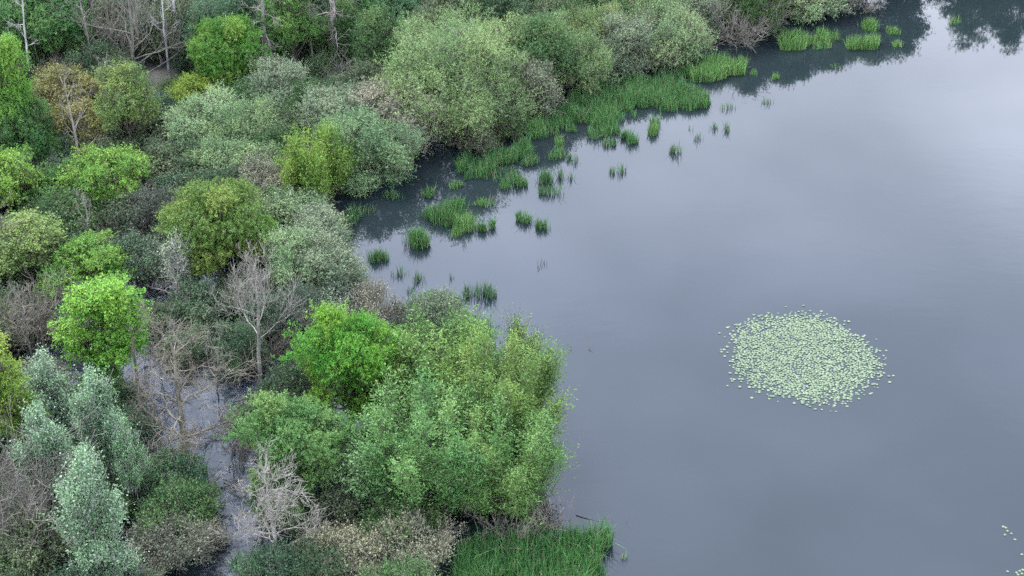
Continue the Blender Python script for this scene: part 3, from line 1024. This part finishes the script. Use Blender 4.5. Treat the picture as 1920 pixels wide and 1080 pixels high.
dead_tree(24, 560, 6.2, 1.2, 9, "dark straight stem under the brownish green oak", M_BARK, 87, .12, .2, .4, .3, 2, 5, sway=.03)
thicket(100, 130, 84, 84, "grey upright leafless bush behind the bronze oak", M_TWIG, 31, 24, 2, 4)
thicket(1385, 46, 140, 96, "large grey leafless thicket on the far shore", M_TWIG, 32, 40, 2, 6)
thicket(1612, 0, 110, 50, "low grey leafless thicket at the far end of the shore", M_TWIG, 33, 30, 2, 5)
thicket(1440, 20, 90, 70, "grey brown leafless bush next to the small round sallow", M_TWIGB, 34, 26, 2, 5)
thicket(668, 160, 110, 90, "grey leafless thicket behind the largest sallow near the fallen log", M_TWIG, 35, 30, 2, 5)
thicket(58, 606, 130, 140, "pinkish brown leafless thicket beside the flooded glade", M_TWIGB, 36, 36, 2, 5)
thicket(128, 600, 90, 110, "pale green grey leafless bush by the small fresh green tree", M_TWIG, 37, 26, 2, 5)
thicket(60, 960, 190, 220, "big grey leafless thicket at the foot of the silver poplars", M_TWIG, 38, 44, 2, 6)
thicket(440, 800, 110, 80, "brown brushwood heap beside the gnarled dead tree", M_TWIGB, 39, 26, 2, 5, upright=.5)
thicket(630, 990, 90, 90, "brown arching leafless bush beside the pale dead tree", M_TWIGB, 40, 24, 2, 5, upright=.6)
thicket(960, 960, 190, 80, "tangle of dead brown stems under the lakeside willows", M_TWIGB, 41, 32, 2, 5, upright=.5)
thicket(1026, 966, 50, 70, "pale tuft of broken dead stems at the willows' outer foot", M_DEAD, 42, 20, 2, 4, upright=.6)
thicket(765, 610, 70, 80, "fine grey leafless bush on the point behind the willows", M_TWIG, 43, 26, 2, 5)
thicket(250, 440, 80, 70, "dark brown leafless tangle beneath the yellow green young tree", M_TWIGB, 44, 26, 2, 5)
thicket(300, 190, 100, 60, "grey brown leafless tangle under the wide leafless tree", M_TWIGB, 45, 26, 2, 5, upright=.5)
thicket(540, 660, 120, 110, "dark tangle of bare stems behind the vivid round tree", M_BARK, 46, 30, 2, 5)

# ------------------------------------------------------------------ darkened shrubs that fill the wood between the named plants
frng = np.random.default_rng(5)
cand = []
for gy in np.arange(63, 141, 2.75):
    for gx in np.arange(-44, 24, 2.75):
        cand.append((gx + frng.uniform(-1, 1), gy + frng.uniform(-1, 1)))
cand = np.array(cand)
sdist = shore_dist(cand[:, 0], cand[:, 1])
inpool = np.zeros(len(cand), bool)
for q in POOLS:
    inpool |= inside(q, cand[:, 0], cand[:, 1])
hw = (cand[:, 1] * math.cos(PITCH) + CAMZ * math.sin(PITCH)) * math.tan(HFOV / 2)
for px_, py_, r_ in [(497, 170, 2.4), (628, 152, 2.6), (345, 150, 2.2), (640, 160, 2.4), (270, 182, 3.0), (520, 740, 2.0), (488, 770, 2.0)]:
    g_ = at(px_, py_)[0]
    PLACED.append((g_[0], g_[1], r_))
pl = np.array(PLACED)
GFILL = "low shrubs between the larger trees"
named = [(o.location.x, o.location.y, o['label']) for o in bpy.data.objects if o.parent is None and o.get('label') and o.get('category') in ('tree', 'shrub')]
nxy = np.array([(a, b) for a, b, c in named])


def short(l):
    for w_ in (' with ', ' at ', ' beside ', ' behind ', ' between ', ' under ', ' in ', ' of ', ' over ', ' on ', ' by ', ' among ', ' beyond ', ' standing ', ' below ', ' tucked ', ' leaning ', ' facing ', ' pressed ', ' hanging ', ' reaching ', ' rising ', ' before ', ' deep ', ' left ', ' peeping ', ' beneath ', ' within ', ' next ', ','):
        k = l.find(w_)
        if k > 0:
            l = l[:k]
    return l


KINDS = [((.036, .070, .030), "dark green"), ((.044, .094, .030), "mid green"), ((.072, .104, .048), "dull sage green"), ((.034, .080, .020), "deep leaf green"), ((.038, .082, .040), "blue green")]  # greens kept low so the shaded gaps between trees look deeper
for (x, y), d, ip, h in zip(cand, sdist, inpool, hw):
    if d < 1.6 or ip or abs(x) > h + 5:
        continue
    dd = np.hypot(pl[:, 0] - x, pl[:, 1] - y) / pl[:, 2]
    if dd.min() < .66:
        continue
    far = y > 112
    r = frng.uniform(1.4, 2.2) if far else frng.uniform(1.0, 1.8)
    c, kn = KINDS[frng.integers(5)]
    near = named[int(np.argmin(np.hypot(nxy[:, 0] - x, nxy[:, 1] - y)))][2]
    put('understory', (x, y, 0), r, r * (frng.uniform(.9, 1.5) if far else frng.uniform(.65, 1.0)), np.array(c) * frng.uniform(.7, .95),
        ("low %s shrub growing beside the %s" % (kn, short(near)))[:95], GFILL)

# ------------------------------------------------------------------ trees just past the top of the picture (they show as reflections)
GB = "trees behind the far shore"
for i, (x, y, r, z) in enumerate([(14, 128.5, 2.4, 3.2), (18, 128.5, 2.4, 3.3), (21.5, 129, 2.4, 3.5), (25, 130.5, 2.4, 3.4), (28.5, 132, 2.2, 3.2), (9.5, 129, 2.6, 3.6), (5, 130, 2.8, 3.6), (0, 131, 2.8, 3.8),
                                  (-5, 132, 2.8, 3.8), (37, 138, 2.8, 4.2), (42, 140, 3.0, 4.6), (47.5, 143, 3.0, 4.4), (53, 146, 3.2, 4.6), (32, 141, 2.6, 3.0)]):
    put('round', (x, y, 0), r, z, (MID, GREEN, BLUEG)[i % 3], "tree of the far bank mirrored in the lake beyond the reeds", GB)

# ------------------------------------------------------------------ reeds
def blades(mesh, rng, X, Y, H, lean=.22, wd=.03):
    n = len(X)
    a = rng.uniform(0, 6.28, n)
    ld = np.stack([np.cos(a), np.sin(a)], -1) * (np.abs(rng.normal(0, lean, n)) * H)[:, None]
    fa = rng.uniform(0, 6.28, n)
    B = np.stack([np.cos(fa), np.sin(fa), 0 * fa], -1) * (wd * rng.uniform(.7, 1.3, n) * .5)[:, None]
    p0 = np.stack([X, Y, np.full(n, -.12)], -1)
    p1 = p0 + np.stack([ld[:, 0] * .35, ld[:, 1] * .35, H * .62], -1)
    p2 = p0 + np.stack([ld[:, 0], ld[:, 1], H + .12 - np.hypot(ld[:, 0], ld[:, 1]) * .35], -1)
    v = np.stack([p0 - B, p0 + B, p1 + B * .9, p1 - B * .9, p2], 1)
    i = np.arange(n)[:, None] * 5
    a_ = np.repeat(np.stack([np.clip(rng.normal(.5, .28, n), 0, 1), np.clip(rng.normal(.5, .25, n), 0, 1)], -1), 5, axis=0)
    mesh.add(v.reshape(-1, 3), i + np.array([0, 1, 2, 3]), i + np.array([3, 2, 4]), a_)


REED = (.036, .098, .029)
REEDD = (.034, .084, .030)
REEDL = (.056, .130, .034)


def tussock(cx, by, w_, depth, H, label, dens=70, color=REED, group=None, name='reed_clump', lean=.34, seed=None):
    """cx, by: middle of the foot on the water in the photograph; w_ width px, depth footprint px"""
    rng = np.random.default_rng(seed if seed is not None else int(RNG.integers(1 << 30)))
    p, d = at(cx, by, 0)
    mpp = d / FPX
    rx = w_ * mpp / 2 * 1.05
    H = H * .85
    r = ray(cx, by); r = r / np.linalg.norm(r)
    ry = max(.18, depth * mpp / 2 / -r[2] * 1.1)
    n = max(8, int(dens * 2.8 * math.pi * rx * ry))
    # uneven footprint: a few overlapping sub-tufts
    k = max(2, int(rx * ry * 2.2) + 2)
    c = rng.normal(size=(k, 2)) * [.48, .48]
    j = rng.integers(k, size=n)
    X = c[j, 0] + rng.normal(0, .30, n)
    Y = c[j, 1] + rng.normal(0, .30, n)
    rad = np.hypot(X, Y)
    f = np.where(rad > 1, 1 / rad * rng.uniform(.75, 1, n), 1)
    X, Y = X * f * rx, Y * f * ry
    Hh = H * np.clip(rng.normal(1, .28, n), .35, 1.6) * (1.05 - .35 * np.clip(rad, 0, 1) ** 2)
    m = Mesh()
    blades(m, rng, X, Y, Hh, lean)
    o = link(name, m.data(name, M_BLADE), None, color)
    o.location = (p[0], p[1], 0)
    o['label'] = label
    o['category'] = 'reeds'
    if group:
        o['group'] = group
    return o


def bed(polys, H, label, dens, color, seed, name='reed_bed', lean=.36, gap=.0):
    """dense reeds nobody could count, grown over an outline on the water (pixels of the photograph)"""
    rng = np.random.default_rng(seed)
    m = Mesh()
    for poly in polys:
        q = np.array([at(*p)[0][:2] for p in poly])
        lo, hi = q.min(0), q.max(0)
        n = int(dens * 5.0 * np.prod(hi - lo))
        X = rng.uniform(lo[0], hi[0], n)
        Y = rng.uniform(lo[1], hi[1], n)
        w_ = wav(np.random.default_rng(seed + 1), X, Y, 1.3, 3)
        k = inside(q, X + .15 * w_, Y + .25 * w_) & (w_ > gap * rng.uniform(.6, 1.4, n))
        X, Y = X[k], Y[k]
        Hh = H * np.clip(rng.normal(1, .28, len(X)), .35, 1.6) * np.clip(.95 + .12 * w_[k], .6, 1.3)
        blades(m, rng, X, Y, Hh, lean)
    o = link(name, m.data(name, M_BLADE), None, color)
    o['label'] = label
    o['kind'] = 'stuff'
    return o


bed([[(1080, 165), (1130, 160), (1200, 190), (1180, 215), (1235, 225), (1240, 245), (1200, 235), (1120, 245), (1090, 230), (1050, 215)],
     [(1155, 160), (1200, 150), (1270, 145), (1290, 170), (1330, 185), (1325, 205), (1270, 215), (1200, 205), (1180, 180)]],
    .75, "dense green reed bed at the foot of the domed sallows", 60, REED, 101, gap=-.7)
bed([[(1275, 140), (1310, 118), (1345, 112), (1398, 125), (1398, 140), (1350, 150), (1300, 155)]],
    .85, "bright reed bed beneath the leafless shore thicket", 75, REEDL, 102, gap=-.5)
bed([[(1460, 75), (1490, 68), (1545, 68), (1580, 80), (1575, 92), (1490, 96), (1462, 90)],
     [(1580, 84), (1650, 80), (1650, 92), (1590, 94)]],
    .8, "long green reed bed in the dark reflections of the far shore", 80, REEDL, 103, gap=-.7)
bed([[(900, 290), (940, 272), (998, 270), (1002, 290), (960, 305), (915, 312)],
     [(850, 312), (878, 298), (890, 315), (860, 330)], [(880, 320), (920, 305), (940, 318), (900, 338), (870, 338)]],
    .75, "reeds fringing the water below the largest sallow", 65, REED, 104, gap=-.8)
bed([[(858, 1040), (900, 1020), (960, 1015), (1040, 1012), (1075, 1008), (1140, 1000), (1150, 1020), (1120, 1050), (1125, 1075), (1140, 1110), (1140, 1180), (850, 1180)]],
    1.0, "large lush reed bed at the foot of the lakeside willows", 75, (.032, .098, .026), 105, gap=-.9, lean=.40)

bed([[(985, 240), (1010, 222), (1060, 205), (1085, 215), (1075, 240), (1030, 258), (1000, 262)],
     [(1100, 250), (1160, 238), (1165, 250), (1110, 262)], [(1250, 190), (1310, 180), (1335, 192), (1300, 205), (1260, 206)]],
    .65, "loose reed belt between the fringe and the dense bed", 40, REED, 106, gap=-.5)
bed([[(820, 335), (860, 322), (930, 322), (1000, 300), (1010, 318), (940, 340), (860, 350)],
     [(650, 395), (700, 372), (760, 372), (740, 392), (690, 400), (660, 420)]],
    .5, "thin dim reeds in the shallow margin of the inlet", 22, REEDD, 107, gap=.1)

ISL = "reed islands standing off the shore"
tussock(773, 458, 62, 26, 1.05, "round dark green reed island nearest the little bay's mouth", 110)
tussock(820, 415, 86, 26, 1.0, "broad lower half of the big double reed island", 110, REED)
tussock(855, 398, 62, 22, 1.0, "taller upper half of the big double reed island", 105, REED)
tussock(872, 425, 44, 22, .95, "yellowish reed island joined to the big double one", 105, REEDL)
tussock(905, 425, 42, 18, .85, "small dense reed island beside the yellowish one", 110, REED)
tussock(856, 440, 38, 14, .5, "low loose reed fringe below the yellowish island", 60, REEDL)
tussock(990, 412, 42, 14, .85, "larger of the lone pair of reed islands far out", 90, REED)
tussock(1021, 424, 34, 16, .75, "smaller of the lone pair of reed islands far out", 85, REED)
tussock(963, 348, 54, 20, .8, "wide reed island between the fringe and the open water", 80, REED)
tussock(1022, 338, 36, 16, .85, "dense dark reed tuft off the fringe", 95, REEDD)
tussock(1038, 362, 54, 14, .75, "open reed clump just below the dense dark tuft", 40, REEDD)
tussock(1052, 332, 22, 10, .8, "thin reed clump against the dense dark tuft", 40, REEDD)
tussock(1072, 336, 14, 8, .6, "few thin reed stems a little apart from the dense dark tuft", 25, REEDD)
tussock(1178, 264, 38, 14, .85, "compact dark reed island off the dense reed bed", 110, REED)
tussock(1135, 270, 38, 12, .65, "lower reed island next to the compact dark one", 70, REED)
tussock(1157, 322, 32, 10, .75, "solitary reed tuft far below the compact dark island", 45, REEDD)
tussock(1270, 288, 30, 12, .8, "solitary reed tuft with spreading stems in open water", 45, REEDD)
tussock(1338, 243, 20, 8, .55, "wider tuft of a close pair of small reed tufts in open water", 40, REEDD)
tussock(1361, 243, 15, 9, .7, "narrower, taller tuft of a close pair of small reed tufts", 45, REEDD)
tussock(1311, 262, 20, 8, .6, "sparse reed tuft below the close pair", 30, REEDD)
tussock(1297, 242, 10, 6, .45, "tiny reed tuft beside the sparse one", 30, REEDD)
tussock(1229, 250, 28, 14, .8, "pale green reed tongue at the dense bed's outer tip", 90, REEDL)
tussock(1465, 148, 34, 8, .55, "bright reed clump within the mirrored branches", 70, REEDL)
tussock(1410, 140, 24, 8, .5, "faint reed clump next to the bright mirrored one", 40, REEDL)
tussock(1630, 52, 40, 16, .8, "bright reed clump in dark water at the far end", 80, REEDL)
tussock(1678, 62, 36, 10, .6, "low reed clump beside the bright far end clump", 80, REEDL)
tussock(1684, 88, 34, 8, .55, "low reed clump at the edge of the far reflections", 80, REEDL)
tussock(1570, 126, 24, 6, .5, "dark sparse stems off the long far reed bed", 25, REEDD)
tussock(1790, 40, 34, 14, .6, "thin pale stems at the far gap between reflections", 14, REEDL)
tussock(1440, 194, 28, 8, .55, "thin reed stems below the mirrored branches", 22, REEDD)
tussock(1362, 204, 34, 8, .55, "thin reed stems off the dense bed's far end", 22, REEDD)
tussock(1325, 196, 18, 10, .65, "small green clump at the dense bed's far corner", 70, REED)
tussock(806, 364, 36, 14, .7, "small reed clump close to the dark inlet", 85, REED)
tussock(852, 352, 30, 12, .6, "small pale reed clump close to the fringe", 60, REEDL)
tussock(912, 385, 56, 12, .6, "scattered light reeds between the big double island and the fringe", 32, REEDL)
tussock(740, 370, 50, 14, .6, "dim reeds in the shade of the dark inlet", 45, REEDD)
tussock(660, 410, 40, 30, .9, "dim green reeds at the inner corner of the inlet", 45, REEDD)
tussock(1008, 248, 44, 22, .9, "bright reed clump at the fringe's upper end", 85, REEDL)
tussock(1066, 248, 30, 12, .7, "reed clump between the fringe and the dense bed", 65, REED)
tussock(1050, 268, 30, 14, .75, "open reed clump above the low reed chain", 50, REEDL)
tussock(1036, 290, 44, 20, .75, "loose reed chain off the fringe", 45, REED)
tussock(988, 305, 24, 14, .75, "dark little reed tuft on the fringe's outer side", 90, REED)
tussock(1006, 303, 18, 10, .7, "second dark little reed tuft on the fringe's outer side", 90, REED)
tussock(1076, 302, 28, 12, .7, "thin upright reeds on the lake side of the loose chain", 35, REEDD)
tussock(708, 485, 46, 18, .8, "green reed clump against the bay's sallows", 75, REED)
tussock(752, 515, 44, 14, .6, "scattered dark stems in the bay", 20, REEDD)
tussock(785, 525, 36, 14, .65, "scattered dark stems with thin leaves in the bay", 30, REEDD)
tussock(772, 548, 46, 10, .5, "scattered low stems near the point", 14, REEDD)
tussock(847, 528, 20, 12, .55, "few lone stems off the point", 14, REEDD)
tussock(900, 556, 60, 20, 1.0, "ragged reed island off the point", 55, REEDD)
tussock(835, 580, 70, 32, 1.0, "tall reeds standing before the loose green sallow", 60, REED)
tussock(896, 620, 60, 24, .9, "open reeds between the willow clump and the ragged island", 40, REEDD)
tussock(1000, 698, 28, 12, .75, "single dark tuft beside the outer willow", 70, REEDD)
tussock(1020, 500, 30, 14, .45, "few bent dead stems alone in open water", 6, (.03, .04, .03))
tussock(1170, 1045, 16, 8, .55, "tiny reed tuft beside the large lush bed", 50, REEDL)
tussock(1046, 840, 12, 8, .6, "few dark stems at the outer willow's edge", 40, REEDD)
tussock(438, 1060, 30, 20, .9, "slim green reed tuft in the flooded channel", 50, REED)
tussock(384, 890, 16, 10, .9, "narrow dark reed tuft beside the gnarled dead tree", 70, REEDD)
tussock(440, 880, 26, 8, .7, "thin dark stems in the middle of the channel", 40, REEDD)
tussock(76, 322, 60, 30, 1.2, "deep green sedge clump at the small dark pool", 60, (.016, .042, .018))
tussock(405, 925, 20, 8, .6, "small sedge tuft by the blue green bush", 50, REEDD)
tussock(545, 1010, 40, 20, .6, "dark sedge at the pale dead tree's foot", 40, (.02, .045, .02))


# ------------------------------------------------------------------ lily pads
def pad_mesh(r, seed):
    rng = np.random.default_rng(seed)
    n = 11
    an = np.linspace(.22, 2 * math.pi - .22, n)
    rr = r * (1 + rng.normal(0, .04, n))
    v = [(0.15 * r, 0, .002)] + [(math.cos(a) * q, math.sin(a) * q * .86, .004 + abs(rng.normal(0, .002))) for a, q in zip(an, rr)]
    v += [(x * .97, y * .97, z - .005) for x, y, z in v]
    f = [(0, i, i + 1) for i in range(1, n)]
    q = [(i, i + n + 1, i + n + 2, i + 1) for i in range(1, n)]
    return np.array(v), q, f


pr = np.random.default_rng(77)
PC, _ = at(1507, 668)
mpp = _ / FPX
ex, ey = 128 * mpp, 81 * mpp / math.sin(PITCH + .035)
pts = []
tries = 0
grid = {}
while len(pts) < 2200 and tries < 90000:
    tries += 1
    a = pr.uniform(0, 2 * math.pi)
    s = abs(pr.normal(0, .13)) + .93 if pr.random() < .08 else pr.random() ** .5
    lim = 1 + .05 * math.sin(2 * a + 1.9) + .035 * math.sin(5 * a + 2) - .06 * max(0, math.cos(a - .9)) ** 4
    x, y = math.cos(a) * s * lim * .95, math.sin(a) * s * lim * .97
    if s > .70 and s < .93 and pr.random() < (s - .70) * 2.2:
        continue
    hole = wav(np.random.default_rng(9), np.array([x * 9]), np.array([y * 9]), 1.8, 3)[0]
    if hole < -1.2 and pr.random() < .7:
        continue
    X, Y = PC[0] + x * ex, PC[1] + y * ey
    c = (int(X / .3), int(Y / .3))
    if any((X - u) ** 2 + (Y - v) ** 2 < .108 ** 2 for i in (-1, 0, 1) for j in (-1, 0, 1) for u, v in grid.get((c[0] + i, c[1] + j), [])):
        continue
    grid.setdefault(c, []).append((X, Y))
    pts.append((X, Y))
pts.sort(key=lambda p: p[1])
protos = []
for k in range(5):
    v, q, f = pad_mesh(.082, 300 + k)
    m = Mesh().add(v, q, f, np.tile([[k * .2, .5]], (len(v), 1)))
    protos.append((m.data("lily_pad", M_PAD), v, q, f))
for i, (X, Y) in enumerate(pts[:280]):
    o = link("lily_pad", protos[i % 5][0])
    s = pr.uniform(.65, 1.35)
    o.location = (X, Y, .008 + .003 * (i % 5))
    o.rotation_euler = (pr.normal(0, .015), pr.normal(0, .015), pr.uniform(0, 6.28))
    o.scale = (s, s, 1)
    o['label'] = "pale green lily pad on the open edge of the round floating patch"
    o['category'] = 'lily pad'
    o['group'] = "lily pads of the round patch"
m = Mesh()
for i, (X, Y) in enumerate(pts[280:]):
    _, v, q, f = protos[i % 5]
    s, a = pr.uniform(.65, 1.35), pr.uniform(0, 6.28)
    tx, ty = pr.normal(0, .02, 2)
    vv = np.stack([(v[:, 0] * math.cos(a) - v[:, 1] * math.sin(a)) * s + X, (v[:, 0] * math.sin(a) + v[:, 1] * math.cos(a)) * s + Y,
                   v[:, 2] + .009 + .003 * (i % 5) + np.abs(v[:, 0] * tx + v[:, 1] * ty)], -1)
    m.add(vv, q, f, np.tile([[pr.random(), .5]], (len(v), 1)))
o = link("lily_pads", m.data("lily_pads", M_PAD))
o['kind'] = 'stuff'
o['label'] = "dense middle of the round patch of pale green lily pads"
for i, (px, py) in enumerate([(1881, 988), (1886, 990), (1884, 1003), (1889, 996), (1896, 1001), (1903, 1012), (1916, 1040), (1889, 1072), (1906, 1074), (1912, 1071), (1916, 1076), (1909, 1078), (1918, 1069)]):
    p, _ = at(px, py)
    o = link("lily_pad", protos[i % 5][0])
    o.location = (p[0], p[1], .014)
    o.rotation_euler = (0, 0, pr.uniform(0, 6.28))
    o['label'] = "stray lily pad floating far apart from the round patch"
    o['category'] = 'lily pad'
    o['group'] = "stray lily pads"

# ------------------------------------------------------------------ fallen wood and drifting litter
def fallen(px, py, L, ang, r, label, mat, seed, kids=5, z=.03, name='fallen_branch', rise=.02, cat='branch'):
    rng = np.random.default_rng(seed)
    p, _ = at(px, py)
    lines = []
    grow(rng, (0, 0, z), np.array([math.cos(ang), math.sin(ang), rise]), L, r, 2 if kids > 3 else 1, .12, lines, up=.03, kids=kids)
    lines = [(np.stack([a[:, 0], a[:, 1], np.clip(a[:, 2], -.02, .6)], -1), b) for a, b in lines]
    t = link(name, poly_mesh(lines, 6).data(name, mat, True))
    t.location = (p[0], p[1], 0)
    t['label'] = label
    t['category'] = cat
    return t


fallen(1080, 966, 1.7, -.35, .028, "forked dead branch drifting off the large lush reed bed", M_BARK, 51, 5)
fallen(600, 156, 3.4, .12, .11, "white fallen log lying in the wood beside a leafless thicket", M_DEAD, 52, 2, .5, 'fallen_log', cat='log')
fallen(1070, 656, .25, 1.2, .02, "tiny dark twig sticking out of open water", M_BARK, 53, 2, rise=.8)
fallen(1104, 656, .5, .7, .02, "small bent twig sticking out of open water", M_BARK, 54, 2, rise=.6)
fallen(640, 880, 2.4, 2.0, .07, "pale branch fallen into the dark water below the mid green tree", M_DEAD, 55, 4)
fallen(445, 970, 1.8, .9, .05, "dark branch lying across the flooded channel", M_BARK, 56, 5)
fallen(300, 700, 2.6, .2, .07, "dark fallen branch in the flooded glade", M_BARK, 57, 5)
fallen(420, 905, 2.0, -.5, .05, "thin fallen branch beside the blue green bush", M_BARK, 58, 5)

srng = np.random.default_rng(61)
lines = []
for q in POOLS:
    lo, hi = q.min(0), q.max(0)
    n = int(np.prod(hi - lo) * 3.6)
    xs, ys = srng.uniform(lo[0], hi[0], n), srng.uniform(lo[1], hi[1], n)
    for x, y, k in zip(xs, ys, inside(q, xs, ys)):
        if not k:
            continue
        a = srng.uniform(0, 6.28)
        grow(srng, (x, y, srng.uniform(-.05, .05)), np.array([math.cos(a), math.sin(a), srng.uniform(-.1, .35)]), srng.uniform(.3, 1.5), srng.uniform(.008, .025),
             1, .22, lines, up=.05, kids=2, k=4)
o = link("fallen_twigs", poly_mesh(lines, 3).data("fallen_twigs", M_BARK, True))
o['kind'] = 'stuff'
o['label'] = "litter of dark twigs lying in the flooded pools of the wood"

TR = sum(len(m.loops) - 2 * len(m.polygons) for m in bpy.data.meshes)
print("all tris", TR, "leaf tris", STATS, sum(STATS.values()), len(bpy.data.objects))
